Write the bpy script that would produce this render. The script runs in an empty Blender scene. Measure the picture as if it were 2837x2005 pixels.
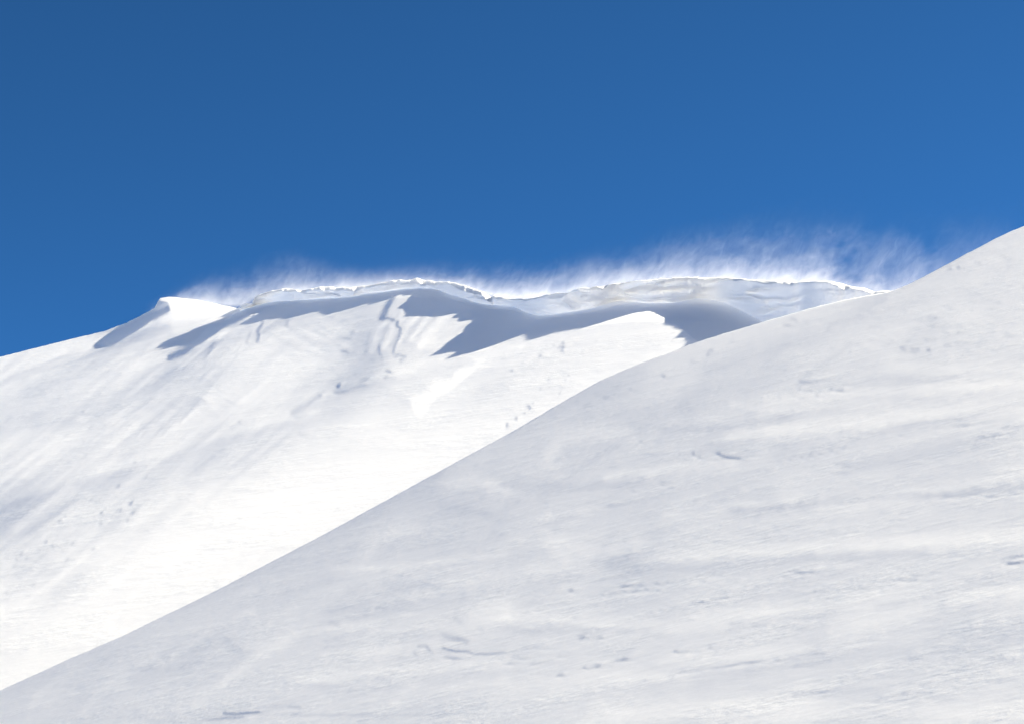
import bpy, math
import numpy as np

# ------------------------------------------------------------------ camera, sky, sun, exposure
C = bpy.context.scene
PITCH = math.radians(14.0)
W = 2 * math.tan(math.radians(12.5))          # full frame width at unit distance
cam_d = bpy.data.cameras.new('camera'); cam = bpy.data.objects.new('camera', cam_d)
C.collection.objects.link(cam)
cam_d.sensor_width = 36; cam_d.lens = 36 / W
cam_d.clip_start = 0.5; cam_d.clip_end = 30000
cam.location = (0, 0, 0); cam.rotation_euler = (math.pi / 2 + PITCH, 0, 0)
C.camera = cam

SUN_AZ = math.radians(72.0)                   # to the right of the view direction (+Y)
SUN_EL = math.radians(31.0)
world = bpy.data.worlds.new('World'); C.world = world; world.use_nodes = True
nt = world.node_tree
sky = nt.nodes.new('ShaderNodeTexSky'); sky.sky_type = 'NISHITA'; sky.sun_disc = False
sky.sun_elevation = SUN_EL; sky.sun_rotation = SUN_AZ
sky.altitude = 3200; sky.air_density = 0.36; sky.dust_density = 0.0; sky.ozone_density = 10.0
gam = nt.nodes.new('ShaderNodeGamma'); gam.inputs[1].default_value = 1.25     # the deep saturated blue of the photograph
hue = nt.nodes.new('ShaderNodeHueSaturation'); hue.inputs['Hue'].default_value = 0.481; hue.inputs['Saturation'].default_value = 0.995
nt.links.new(sky.outputs[0], gam.inputs[0]); nt.links.new(gam.outputs[0], hue.inputs['Color']); nt.links.new(hue.outputs[0], nt.nodes['Background'].inputs[0])
nt.nodes['Background'].inputs[1].default_value = 0.063
sl = bpy.data.lights.new('sun', 'SUN'); so = bpy.data.objects.new('sun', sl); C.collection.objects.link(so)
sl.energy = 5.0; sl.angle = math.radians(0.5); sl.color = (1.0, 0.91, 0.715)
so.rotation_euler = (math.pi / 2 - SUN_EL, 0, -SUN_AZ + math.pi)
so.location = (400, 300, 500)
C.view_settings.view_transform = 'Standard'; C.view_settings.look = 'None'
C.view_settings.exposure = 1.66; C.view_settings.gamma = 1.0
C.render.engine = 'CYCLES'
C.cycles.use_denoising = True
C.cycles.max_bounces = 10; C.cycles.diffuse_bounces = 8; C.cycles.volume_bounces = 2
C.cycles.volume_step_rate = 0.06; C.cycles.volume_max_steps = 512

# ------------------------------------------------------------------ tools
RNG = np.random.RandomState(7)
cp, sp = math.cos(PITCH), math.sin(PITCH)
sunw = np.array([math.sin(SUN_AZ) * math.cos(SUN_EL), math.cos(SUN_AZ) * math.cos(SUN_EL), math.sin(SUN_EL)])
Lc = np.array([sunw[0], -sunw[1] * sp + sunw[2] * cp, sunw[1] * cp + sunw[2] * sp])   # right, up, forward
def XY(u, v): return (np.asarray(u, float) - 1418.5) / 2837 * W, -(np.asarray(v, float) - 1002.5) / 2837 * W
def world_pt(u, v, D):
    X, Y = XY(u, v)
    return np.stack([X * D, (cp - Y * sp) * D, (sp + Y * cp) * D], -1)
def cr(ox, oy, s, pts): return [(ox + x * s, oy + y * s) for x, y in pts]
cA = lambda p: cr(200, 680, .3081, p)
cB = lambda p: cr(700, 680, .3081, p)
cC = lambda p: cr(1200, 680, .3081, p)
cD = lambda p: cr(1800, 560, .3081, p)
cE = lambda p: cr(0, 1000, .44366, p)
cF = lambda p: cr(2200, 560, .27744, p)
cG = lambda p: cr(1400, 1000, .62587, p)
cH = lambda p: cr(0, 1300, .60976, p)
cO = lambda p: cr(0, 0, 1.23563, p)
def smooth(x, a, b):
    t = np.clip((x - a) / (b - a), 0, 1); return t * t * (3 - 2 * t)
def vnoise(x, y, seed=0):
    r = np.random.RandomState(seed).rand(512, 512).astype(np.float32)
    xi = np.floor(x).astype(int); yi = np.floor(y).astype(int)
    fx = x - xi; fy = y - yi
    fx = fx * fx * fx * (fx * (fx * 6 - 15) + 10); fy = fy * fy * fy * (fy * (fy * 6 - 15) + 10)
    g = lambda a, b: r[(yi + b) & 511, (xi + a) & 511]
    return ((g(0, 0) * (1 - fx) + g(1, 0) * fx) * (1 - fy) + (g(0, 1) * (1 - fx) + g(1, 1) * fx) * fy) * 2 - 1
def fbm(x, y, seed=0, oct=4, gain=.5):
    a = 1; s = 0; n = 0
    for k in range(oct):
        s = s + a * vnoise(x * 2 ** k + 13.7 * k, y * 2 ** k + 7.3 * k, seed + k); n += a; a *= gain
    return s / n
def rot(u, v, ang, lx, ly):                    # stretched coordinates, ang = degrees up to the right
    a = math.radians(ang); c, s = math.cos(a), math.sin(a)
    return (u * c - v * s) / lx, (u * s + v * c) / ly
def blur1(a, n, axis):
    k = np.ones(n) / n
    for _ in range(3):
        a = np.apply_along_axis(lambda r: np.convolve(np.pad(r, n // 2, 'edge'), k, 'valid')[:len(r)], axis, a)
    return a
def curve(pts, u, sm=0):
    p = np.array(pts, float)
    y = np.interp(u, p[:, 0], p[:, 1])
    if sm: y = blur1(y, sm | 1, 0)
    return y
def seg_dist(U, V, pts):
    best = None
    pts = np.array(pts, float)
    for (x0, y0), (x1, y1) in zip(pts[:-1], pts[1:]):
        dx, dy = x1 - x0, y1 - y0; L = dx * dx + dy * dy + 1e-9
        t = np.clip(((U - x0) * dx + (V - y0) * dy) / L, 0, 1)
        ex = U - x0 - t * dx; ey = V - y0 - t * dy
        d = np.hypot(ex, ey); sgn = np.sign(dx * ey - dy * ex)
        if best is None: best, side = d, sgn
        else:
            m = d < best - 1e-6; best = np.where(m, d, best); side = np.where(m, sgn, side)
    return best, side
class Field:
    """target brightness (0-255 scale) of the snow over directions seen from the camera"""
    def __init__(s, v0, v1, h=2.77, u0=-720, u1=3560):
        s.h = h; s.u = np.arange(u0, u1, h); s.v = np.arange(v0, v1, h)
        s.U, s.V = np.meshgrid(s.u, s.v); s.A = np.zeros_like(s.U)
    def base(s, pts, sig):
        num = np.zeros_like(s.U[::8, ::8]); den = num + 1e-30
        for x, y, v in pts:
            w = np.exp(-((s.U[::8, ::8] - x) ** 2 + (s.V[::8, ::8] - y) ** 2) / 2 / sig ** 2) + 1e-3 / (100 + ((s.U[::8, ::8] - x) ** 2 + (s.V[::8, ::8] - y) ** 2))
            num += w * v; den += w
        lo = num / den
        s.A = sample(lo, s.u[0], s.v[0], s.h * 8, s.U, s.V)
    def box(s, pts, m):
        p = np.array(pts); j0, j1 = np.searchsorted(s.u, (p[:, 0].min() - m, p[:, 0].max() + m))
        i0, i1 = np.searchsorted(s.v, (p[:, 1].min() - m, p[:, 1].max() + m))
        return slice(i0, i1), slice(j0, j1)
    def stroke(s, pts, w, dv, rag=0):
        if w < 8: w = max(w, 3.4); dv = dv * s.fine
        b = s.box(pts, w * 3.2); U, V = s.U[b], s.V[b]
        if U.size == 0: return
        if rag: V = V + rag * fbm(U / 18., V / 18., 91, 2); U = U + rag * fbm(U / 15., V / 15., 93, 2)
        d, _ = seg_dist(U, V, pts)
        s.A[b] += dv * np.exp(-(d / w) ** 2)
    def streak(s, x, y, L, ang, w, dv):           # lens-shaped mark
        w = max(w, 3.2); dv = dv * s.fine
        a = math.radians(ang); pts = [(x - L / 2 * math.cos(a), y + L / 2 * math.sin(a)), (x + L / 2 * math.cos(a), y - L / 2 * math.sin(a))]
        b = s.box(pts, w * 3.5); U, V = s.U[b], s.V[b]
        V = V + .9 * w * fbm(U / (w * 2.2), V / (w * 2.2), 95, 2)
        p = (U - x) * math.cos(a) - (V - y) * math.sin(a); q = (U - x) * math.sin(a) + (V - y) * math.cos(a)
        s.A[b] += dv * np.exp(-(p / (L * .5)) ** 2 * 1.3 - (q / w) ** 2)
    def edge(s, pts, w, dv, side=1, soft=4):      # tone on one side only, fading over w
        b = s.box(pts, w * 3.2); U, V = s.U[b], s.V[b]
        d, sg = seg_dist(U, V, pts); sd = d * sg * side
        p = np.array(pts); e = np.minimum(np.hypot(U - p[0, 0], V - p[0, 1]), np.hypot(U - p[-1, 0], V - p[-1, 1]))
        s.A[b] += dv * smooth(sd, -soft, soft) * np.exp(-np.maximum(sd, 0) / w) * smooth(e, 0, w * 1.2)
    def poly(s, pts, rag=0, soft=3):              # soft coverage of a polygon
        b = s.box(pts, 30); U, V = s.U[b], s.V[b]
        if rag:
            n1 = fbm(U / 16., V / 16., 31, 3); n2 = fbm(U / 16., V / 16., 37, 3); U = U + rag * n1; V = V + rag * n2
        inside = np.zeros(U.shape, bool); p = np.array(list(pts) + [pts[0]], float)
        for (x0, y0), (x1, y1) in zip(p[:-1], p[1:]):
            c = ((y0 > V) != (y1 > V)); inside ^= c & (U < (x1 - x0) * (V - y0) / (y1 - y0 + 1e-12) + x0)
        d, _ = seg_dist(U, V, p)
        m = np.zeros_like(s.A); m[b] = smooth(np.where(inside, d, -d), -soft, soft); return m
def sample(G, u0, v0, h, U, V):
    x = np.clip((U - u0) / h, 0, G.shape[1] - 1.001); y = np.clip((V - v0) / h, 0, G.shape[0] - 1.001)
    i = x.astype(int); j = y.astype(int); fx = x - i; fy = y - j
    return (G[j, i] * (1 - fx) + G[j, i + 1] * fx) * (1 - fy) + (G[j + 1, i] * (1 - fx) + G[j + 1, i + 1] * fx) * fy

AMB, SUNK = 0.36, 3.9                         # how a normal's angle to the sun turns into picture brightness
def v2t(v):
    x = v / 255.; lin = np.where(x <= .04045, x / 12.92, ((np.maximum(x, 0) + .055) / 1.055) ** 2.4)
    return (lin - AMB) / SUNK
def shape_relief(F, z0, T, wgt, iters, pull):
    class H: pass
    c = H(); c.h = F.h * 3; c.U = F.U[::3, ::3]; c.V = F.V[::3, ::3]; c.u = F.u[::3]; c.v = F.v[::3]
    k = np.ones(3) / 3; bl = lambda a: (lambda b: (b + np.roll(b, 1, 1) + np.roll(b, -1, 1)) / 3)((a + np.roll(a, 1, 0) + np.roll(a, -1, 0)) / 3)
    zc = solve_relief(c, z0[::3, ::3], bl(T)[::3, ::3], wgt[::3, ::3], (7, 25), pull)
    d = sample(zc - z0[::3, ::3], F.u[0], F.v[0], c.h, F.U, F.V)
    return solve_relief(F, z0, T, wgt, iters, pull, z0 + d)
def solve_relief(F, z0, T, wgt, iters, pull, start=None):
    """find the relief ln(depth) whose slopes face the sun by T, staying near z0"""
    hx = F.h / 2837 * W; X, Y = XY(F.U, F.V)
    n0, n1 = z0.shape
    k0 = 2 - 2 * np.cos(np.pi * np.arange(n0) / n0); k1 = 2 - 2 * np.cos(np.pi * np.arange(n1) / n1)
    lam = k0[:, None] + k1[None]; lam[0, 0] = 1
    def dct(a, ax):
        n = a.shape[ax]; b = np.concatenate([a, np.flip(a, ax)], ax); f = np.fft.rfft(b, axis=ax)
        f = np.take(f, np.arange(n), ax); sh = [1, 1]; sh[ax] = n
        return (f * np.exp(-.5j * np.pi * np.arange(n) / n).reshape(sh)).real * .5
    def idct(a, ax):
        n = a.shape[ax]; sh = [1, 1]; sh[ax] = n
        f = a * np.exp(.5j * np.pi * np.arange(n) / n).reshape(sh)
        z = np.zeros([1 if i == ax else a.shape[i] for i in range(2)], complex)
        f = np.concatenate([f, z], ax)
        return np.take(np.fft.irfft(f, n=2 * n, axis=ax), np.arange(n), ax) * 2
    def grad(z):                                    # forward differences
        gx = np.zeros_like(z); gy = np.zeros_like(z)
        gx[:, :-1] = (z[:, 1:] - z[:, :-1]) / hx; gy[:-1] = -(z[1:] - z[:-1]) / hx
        return gx, gy
    def gradT(px, py):                              # adjoint of grad
        r = np.zeros_like(px)
        r[:, :-1] -= px[:, :-1] / hx; r[:, 1:] += px[:, :-1] / hx
        r[:-1] += py[:-1] / hx; r[1:] -= py[:-1] / hx
        return r
    def precond(r):
        f = dct(dct(r, 0), 1) / lam; f[0, 0] = 0
        return idct(idct(f, 0), 1) * hx * hx
    z = (z0 if start is None else start).copy(); w2 = wgt * wgt
    for it in range(iters[0]):
        gx, gy = grad(z)
        nz = 1 + X * gx + Y * gy; nn = np.sqrt(gx * gx + gy * gy + nz * nz)
        dot = gx * Lc[0] + gy * Lc[1] - nz * Lc[2]; t = dot / nn
        dx = (Lc[0] - X * Lc[2]) / nn - dot / nn ** 3 * (gx + nz * X)
        dy = (Lc[1] - Y * Lc[2]) / nn - dot / nn ** 3 * (gy + nz * Y)
        e = np.clip((T - t), -.1, .1)
        g0x, g0y = grad(z0 - z)
        mu = pull
        op = lambda p: (lambda a, b: gradT(dx * (w2 * (dx * a + dy * b)) + mu * a, dy * (w2 * (dx * a + dy * b)) + mu * b))(*grad(p))
        rhs = gradT(dx * w2 * e + mu * .3 * g0x, dy * w2 * e + mu * .3 * g0y)
        x = np.zeros_like(z); r = rhs.copy(); y = precond(r); p = y; rz = (r * y).sum()
        for k in range(iters[1]):
            q = op(p); al = rz / (p * q).sum(); x = x + al * p; r = r - al * q
            y = precond(r); rz2 = (r * y).sum(); p = y + rz2 / rz * p; rz = rz2
        z = z + x; z += z0.mean() - z.mean()
        print('   it', it, float(np.abs((T - t) * wgt).mean()))
    print('relief', float(np.abs(z - z0).max()))
    return z
def grid_mesh(name, P, mat, smoothf=True):
    r, c = P.shape[:2]; me = bpy.data.meshes.new(name)
    me.vertices.add(r * c); me.vertices.foreach_set('co', P.reshape(-1).astype(np.float32))
    idx = np.arange(r * c).reshape(r, c)
    q = np.stack([idx[:-1, :-1], idx[1:, :-1], idx[1:, 1:], idx[:-1, 1:]], -1).reshape(-1, 4)
    me.loops.add(q.size); me.polygons.add(len(q))
    me.loops.foreach_set('vertex_index', q.reshape(-1).astype(np.int32))
    me.polygons.foreach_set('loop_start', (np.arange(len(q)) * 4).astype(np.int32))
    me.polygons.foreach_set('loop_total', np.full(len(q), 4, np.int32))
    me.polygons.foreach_set('use_smooth', np.full(len(q), smoothf))
    me.update(); me.validate()
    me.materials.append(mat)
    o = bpy.data.objects.new(name, me); C.collection.objects.link(o); return o

# ------------------------------------------------------------------ materials
def snow_material(name, scale, bump, stretch=(1, 1, 1), rotz=0, tint=(.972, .970, .968)):
    m = bpy.data.materials.new(name); m.use_nodes = True; n = m.node_tree.nodes; l = m.node_tree.links
    b = n['Principled BSDF']; b.inputs['Base Color'].default_value = (*tint, 1)
    b.inputs['Roughness'].default_value = .75; b.inputs['Specular IOR Level'].default_value = .03
    tc = n.new('ShaderNodeTexCoord'); mp = n.new('ShaderNodeMapping'); l.new(tc.outputs['Object'], mp.inputs[0])
    mp.inputs['Rotation'].default_value = (0, 0, rotz); mp.inputs['Scale'].default_value = stretch
    t1 = n.new('ShaderNodeTexNoise'); t1.inputs['Scale'].default_value = scale; t1.inputs['Detail'].default_value = 6
    t1.inputs['Roughness'].default_value = .6; l.new(mp.outputs[0], t1.inputs['Vector'])
    t2 = n.new('ShaderNodeTexNoise'); t2.inputs['Scale'].default_value = scale * .17; t2.inputs['Detail'].default_value = 3
    l.new(mp.outputs[0], t2.inputs['Vector'])
    r = n.new('ShaderNodeMapRange'); l.new(t2.outputs[0], r.inputs[0])         # crusty and smooth patches
    r.inputs[1].default_value = .42; r.inputs[2].default_value = .62; r.inputs[3].default_value = .35; r.inputs[4].default_value = 1
    mu = n.new('ShaderNodeMath'); mu.operation = 'MULTIPLY'; l.new(t1.outputs[0], mu.inputs[0]); l.new(r.outputs[0], mu.inputs[1])
    bp = n.new('ShaderNodeBump'); bp.inputs['Strength'].default_value = 1; bp.inputs['Distance'].default_value = bump
    l.new(mu.outputs[0], bp.inputs['Height']); l.new(bp.outputs[0], b.inputs['Normal'])
    mx = n.new('ShaderNodeMix'); mx.data_type = 'RGBA'; l.new(t2.outputs[0], mx.inputs[0])
    mx.inputs[6].default_value = (tint[0] * .985, tint[1] * .985, tint[2] * .99, 1); mx.inputs[7].default_value = (*tint, 1)
    l.new(mx.outputs[2], b.inputs['Base Color'])
    return m
snow_near = snow_material('wind_packed_snow', 1.1, .035, (1, 1.8, 2.2), math.radians(-25))
snow_far = snow_material('mountain_snow', .35, .10, (1, 2, 2))
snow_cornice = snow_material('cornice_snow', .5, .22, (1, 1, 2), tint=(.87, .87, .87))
snow_plain = snow_material('valley_snow', .05, .4)  # for the added bounce slopes behind the camera
bounce_grey = snow_material('snowy_forest_valley', .02, .4, tint=(.36, .37, .38))  # darkened to cut the bounce from the unseen valley sheet

# ------------------------------------------------------------------ outlines (directions from the camera)
SIL = [(-720, 2250), (0, 1912), (192, 1824), (360, 1751), (610, 1629), (915, 1470), (1226, 1300), (1446, 1180), (1539, 1124), (1662, 1054),
       (1755, 1013), (1800, 997), (1939, 945), (2102, 896), (2231, 859), (2355, 828), (2425, 816), (2477, 806), (2502, 796), (2563, 765), (2677, 704), (2783, 649), (2837, 627), (3560, 310)]
SKYL = [(-720, 1190), (-300, 1075), (0, 989), (200, 939)] + cA([(280, 775), (480, 700), (640, 620), (740, 565), (770, 505), (790, 475), (860, 466), (920, 468), (1130, 490), (1300, 528), (1490, 568), (1520, 540), (1620, 512),
       (1640, 470), (1700, 435), (1800, 405), (1910, 385), (2000, 400), (2100, 405)]) + cB([(600, 370), (850, 380), (980, 365), (1080, 352), (1250, 315), (1330, 310), (1375, 320), (1470, 292), (1560, 318), (1640, 322), (1740, 325),
       (1900, 360), (2060, 420), (2150, 468)]) + cC([(540, 450), (640, 470), (720, 480), (830, 480), (960, 460), (1100, 430), (1220, 425), (1320, 385), (1500, 370), (1700, 335), (1880, 315), (2050, 300), (2272, 290)]) + \
       cD([(700, 680), (1060, 708), (1330, 722), (1460, 712), (1640, 712), (1820, 760), (1930, 775), (2020, 805), (2120, 797), (2190, 805)]) + [(2700, 815), (3560, 860)]
FACE_BOT = [(640, 864), (668, 860), (705, 849), (755, 834), (800, 834), (850, 830), (900, 828), (962, 823), (1020, 816), (1070, 808), (1130, 799), (1168, 800), (1210, 806), (1236, 812), (1262, 824), (1323, 841), (1415, 847),
       (1440, 858), (1456, 871), (1508, 877), (1570, 868), (1631, 859), (1680, 840), (1724, 834), (1785, 843), (1847, 842), (1892, 837), (1932, 825), (1972, 831), (2016, 843), (2062, 868), (2108, 893), (2150, 915), (2300, 905), (2475, 885), (2560, 870)]
ROLL = [(640, 1), (700, 2), (724, 3), (750, 1), (780, 2), (788, 12), (810, 11), (822, 3), (847, 6), (860, 1), (885, 2), (900, 8), (940, 10), (962, 6), (1002, 7), (1033, 3), (1085, 3), (1100, 6), (1115, 4), (1130, 1), (1153, 3), (1170, 6), (1200, 2),
       (1240, 3), (1262, 11), (1300, 13), (1330, 13), (1350, 15), (1363, 13), (1368, 4), (1400, 5), (1440, 6), (1456, 8), (1475, 1), (1600, 1), (1660, 3), (1675, 6), (1690, 1), (1770, 1), (1790, 3), (1840, 3), (1905, 3), (1950, 4), (2000, 4), (2030, 9),
       (2050, 5), (2100, 6), (2130, 10), (2150, 3), (2190, 10), (2215, 2), (2250, 2), (2290, 4), (2320, 10), (2340, 16), (2355, 7), (2380, 7), (2400, 10), (2430, 4), (2460, 6), (2475, 4), (2560, 3)]

def plane_z(U, V, n, h):
    n = np.array(n) / np.linalg.norm(n); X, Y = XY(U, V)
    q = -(n[0] * X + n[1] * (cp - Y * sp) + n[2] * (sp + Y * cp)) / h
    return -np.log(np.maximum(q, .012 / h))

def extend(P, gx, gy, down):
    """carry a slope on beyond its edges along its own plane (z rises gx per metre right, gy per metre away)"""
    R = [P]
    for k in (15, 60, 220, 700): q = P[:, -1:].copy(); q[..., 0] += k; q[..., 2] += k * gx * (.9 if k < 300 else .6); R.append(q)
    Lf = []
    for k in (700, 220, 60, 15): q = P[:, :1].copy(); q[..., 0] -= k; q[..., 2] -= k * gx; Lf.append(q)
    P = np.concatenate(Lf + R, 1)
    B_ = [P]
    for k in down: q = P[-1:].copy(); q[..., 1] -= k; q[..., 2] -= k * gy; B_.append(q)
    return np.concatenate(B_, 0)

# ------------------------------------------------------------------ far mountain
F = Field(700, 2300); F.fine = 1.4; U, V = F.U, F.V
far_tones = [(x * 1.23563, y * 1.23563, t) for x, y, t in [
 (-300, 950, 246), (-200, 1200, 240), (-300, 1500, 250), (0, 830, 249), (100, 800, 249), (0, 880, 241), (0, 925, 226), (60, 900, 229), (110, 935, 236), (40, 990, 240), (200, 850, 237), (200, 800, 245), (300, 790, 243), (300, 880, 238), (250, 925, 239), (100, 1050, 242),
 (350, 740, 241), (400, 740, 245), (400, 850, 234), (450, 780, 236), (480, 720, 256), (500, 900, 247), (560, 860, 248), (600, 840, 247), (700, 900, 243), (600, 750, 240), (700, 700, 238), (680, 780, 244), (790, 750, 235), (820, 820, 226), (750, 870, 237),
 (800, 700, 232), (850, 770, 236), (880, 760, 242), (880, 720, 240), (930, 680, 245), (900, 700, 243), (1000, 690, 243), (960, 790, 254), (985, 750, 262), (900, 830, 247), (900, 880, 246), (1000, 830, 243), (1080, 830, 241), (1050, 870, 247), (1200, 810, 245), (1300, 780, 246), (1400, 750, 247),
 (1500, 745, 262), (1450, 800, 252), (1350, 850, 250), (1300, 880, 248), (1200, 890, 248), (1100, 960, 249), (1000, 1000, 252), (920, 960, 258), (850, 980, 257), (800, 1000, 255), (700, 980, 249), (600, 960, 244), (520, 990, 241), (450, 1010, 238), (700, 1080, 262), (500, 1150, 258),
 (400, 1250, 262), (600, 1150, 263), (800, 1080, 258), (300, 1350, 262), (200, 1400, 260), (350, 1150, 248), (250, 1150, 240), (150, 1180, 239), (50, 1250, 238), (150, 1280, 243), (250, 1250, 252), (50, 1340, 245), (0, 1420, 250), (100, 1440, 258),
 (100, 1105, 231), (0, 1110, 222), (0, 1170, 224), (60, 1150, 228), (200, 1060, 234), (300, 1040, 240), (200, 1000, 243), (100, 1000, 243), (0, 1050, 241), (350, 985, 244), (400, 960, 245), (300, 940, 242), (0, 1600, 258), (600, 1500, 256), (1200, 1200, 254), (1800, 1000, 250), (2400, 900, 240), (2800, 1200, 245)]]
F.base([(x, y, t if t < 249 else 249 + (t - 249) * .45) for x, y, t in far_tones], 48)
# grain of the slope: wind-blown streaks
a = rot(U, V, 38, 150, 14); g1 = fbm(*a, seed=11, oct=4)
a = rot(U, V, 18, 120, 16); g2 = fbm(*a, seed=21, oct=4)
a = rot(U, V, -24, 60, 9); g3 = fbm(*a, seed=41, oct=2)
wl = smooth(U, 1150, 700) ; lit = smooth(F.A, 254, 243) * .8 + .2
F.A += lit * (13 * g1 * wl + 10 * g2 * (1 - .6 * wl))
rip = np.exp(-(((U - 860) / 110) ** 2 + ((V - 935) / 60) ** 2)) + .8 * np.exp(-(((U - 560) / 120) ** 2 + ((V - 1100) / 40) ** 2))
F.A += 17 * g3 * rip
rough = np.exp(-(((U - 190) / 190) ** 2 + ((V - 1450 + .6 * (U - 190)) / 85) ** 2)) + .9 * np.exp(-(((U - 975) / 90) ** 2 + ((V - 1000 + .9 * (U - 975)) / 55) ** 2))
a = rot(U, V, 30, 26, 9); F.A += rough * (9 * np.abs(fbm(*a, seed=61, oct=3)) * -1.6 + 4)
# gullies fanning down the left slope from below the ridge
for k in range(17):
    t = k / 16.; r = RNG.rand(4)
    p0 = np.array(cA([(1500, 690)])[0]) * (1 - t) + np.array(cA([(1640, 800)])[0]) * t
    p3 = np.array(cE([(330, 510)])[0]) * (1 - t) + np.array(cE([(1010, 500)])[0]) * t
    pts = [p0 + (p3 - p0) * (.1 + .15 * r[0]), p0 + (p3 - p0) * .5 + np.array([12, 10]) * (1 - t), p0 + (p3 - p0) * (.75 + .25 * r[1])]
    F.stroke(pts, 2.6 + 3 * r[2], -5 - 5 * r[3], 2); F.stroke([q + np.array([5., 4.]) for q in pts], 3, 4, 2)
F.stroke(cA([(1270, 860), (1230, 960), (1180, 1030)]), 4, -13); F.stroke(cA([(1330, 1080), (1250, 1100), (1140, 1210)]), 3.5, -13)
F.stroke(cA([(1480, 650), (1400, 780), (1230, 900)]), 9, -9); F.stroke(cA([(1420, 740), (1300, 850), (1120, 960), (950, 1060)]), 7, 7)
# broad dark trough and light rib on the far left
F.stroke(cA([(760, 720), (600, 850), (300, 1020), (0, 1150), (-400, 1300)]), 24, -10)
F.stroke(cA([(900, 760), (700, 920), (400, 1040), (0, 1240)]), 16, 6); F.stroke(cA([(1100, 900), (800, 1000), (500, 1180), (100, 1330)]), 22, 5)
F.stroke(cA([(900, 1100), (600, 1250), (200, 1450), (-300, 1600)]), 30, -9)
# the long swell that crosses the slope
F.edge(cE([(-500, 1030), (0, 882), (400, 752), (850, 630), (1200, 510), (1500, 432), (1750, 365), (1950, 300)]), 50, -19, 1, 6)
F.edge(cB([(1720, 1000), (1400, 1110), (1180, 1190), (900, 1290), (600, 1420), (300, 1530)]), 40, -9, -1, 8)
F.stroke(cB([(1250, 1180), (950, 1290), (700, 1400), (400, 1500)]), 20, -7, 4)
F.stroke(cO([(860, 700), (830, 760), (810, 810), (760, 860)]), 40, -7, 6)
F.stroke(cE([(0, 850), (400, 722), (850, 600), (1200, 482)]), 16, 3)
F.stroke(cE([(0, 900), (300, 850), (130, 950), (-100, 1050)]), 24, -5)
F.stroke(cE([(430, 790), (250, 930), (100, 1030)]), 15, 10); F.stroke(cE([(560, 880), (330, 1010), (0, 1220)]), 13, 7)
F.stroke(cE([(480, 850), (250, 1010), (0, 1180)]), 8, -7)
for k in range(18):                                # pits and small drifts on the lower left slope
    r = RNG.rand(5); x = 30 + 900 * r[0]; y = 1420 - x * .78 * (.9 + .1 * r[1]) + 300 * (r[2] - .3)
    q = cE([(x, y)])[0]; F.streak(q[0], q[1], 10 + 10 * r[3], 25 + 25 * r[4], 3, -18 - 14 * r[1])
for x, y, L, w, d in [(810, 885, 30, 6, -40), (750, 930, 26, 5, -32), (630, 942, 18, 5, -38), (655, 918, 16, 4, -28), (370, 995, 30, 5, -34), (405, 965, 14, 4, -28), (565, 865, 28, 5, -26), (130, 1205, 40, 8, -30), (100, 1238, 18, 5, -34),
                      (515, 315, 14, 5, -32), (520, 505, 12, 4, -28), (1490, 378, 16, 4, -26), (1595, 500, 16, 4, -20), (840, 630, 26, 4, -24), (60, 840, 12, 4, -24), (1870, 440, 12, 4, -22), (2110, 150, 40, 6, -40), (2000, 215, 40, 5, -22), (2130, 185, 60, 6, -24), (2050, 222, 40, 5, -18), (1930, 260, 60, 5, -14)]:
    q = cE([(x, y)])[0]; F.streak(q[0], q[1], L * .44, 22, w * .5, d)
F.streak(*cE([(505, 355)])[0], 34, 18, 3, 16)
# fractures and wind lips below the ridge
F.stroke(cB([(1260, 470), (1230, 510), (1190, 570), (1160, 650)]), 8, -58, 1); F.stroke(cB([(1160, 655), (1220, 655), (1262, 672)]), 4, -40, 1)
F.stroke(cB([(1300, 678), (1285, 715), (1330, 755), (1310, 830), (1270, 900), (1262, 960)]), 3.6, -30, 1.5); F.stroke(cB([(1300, 690), (1290, 715)]), 5, -30)
F.stroke(cB([(1230, 500), (1200, 620)]), 4, -18); F.stroke(cB([(1132, 900), (1136, 975)]), 3, -26); F.stroke(cB([(1150, 980), (1165, 1060)]), 5, -9)
F.stroke(cB([(85, 680), (70, 730), (35, 770), (50, 810), (40, 860)]), 4, -38, 1.5); F.stroke(cB([(10, 650), (30, 668)]), 5, -30)
F.stroke(cB([(345, 605), (310, 640), (300, 730)]), 4, -17, 1.5); F.stroke(cA([(1560, 870), (1600, 780)]), 3.5, -16)
F.stroke(cB([(1010, 640), (960, 800), (1000, 900), (1080, 1000)]), 34, -9); F.stroke(cB([(820, 835), (880, 835)]), 3.4, -18); F.stroke(cB([(880, 795), (900, 780)]), 4, -22)
F.stroke(cB([(755, 1272), (775, 1245)]), 4, -20); F.stroke(cB([(740, 1315), (820, 1300), (900, 1265), (1000, 1240)]), 5, -26); F.streak(*cB([(1010, 1195)])[0], 34, 22, 4, -26)
F.stroke(cB([(600, 1350), (520, 1410), (350, 1495)]), 6, -16, 2); F.stroke(cB([(1180, 1182), (1215, 1170)]), 3.4, -26); F.stroke(cB([(1195, 1122), (1240, 1132)]), 3.4, -28); F.stroke(cB([(1325, 1030), (1375, 1000), (1310, 980), (1275, 1000)]), 3.4, -22)
F.stroke(cB([(800, 945), (850, 960)]), 3.5, -22)
for k in range(9):
    r = RNG.rand(3); F.stroke(cB([(1800 - 75 * k, 470 + 45 * k * r[0]), (1650 - 75 * k, 640 + 40 * k * .4), (1480 - 60 * k, 820 + 20 * k)]), 3 + 3 * r[1], (-9, 8)[k % 2] , 2)
F.stroke(cB([(1740, 640), (1600, 770), (1500, 900)]), 10, 12); F.edge(cB([(1500, 905), (1560, 945), (1680, 960), (1720, 985)]), 16, -8, 1, 3)
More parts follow.
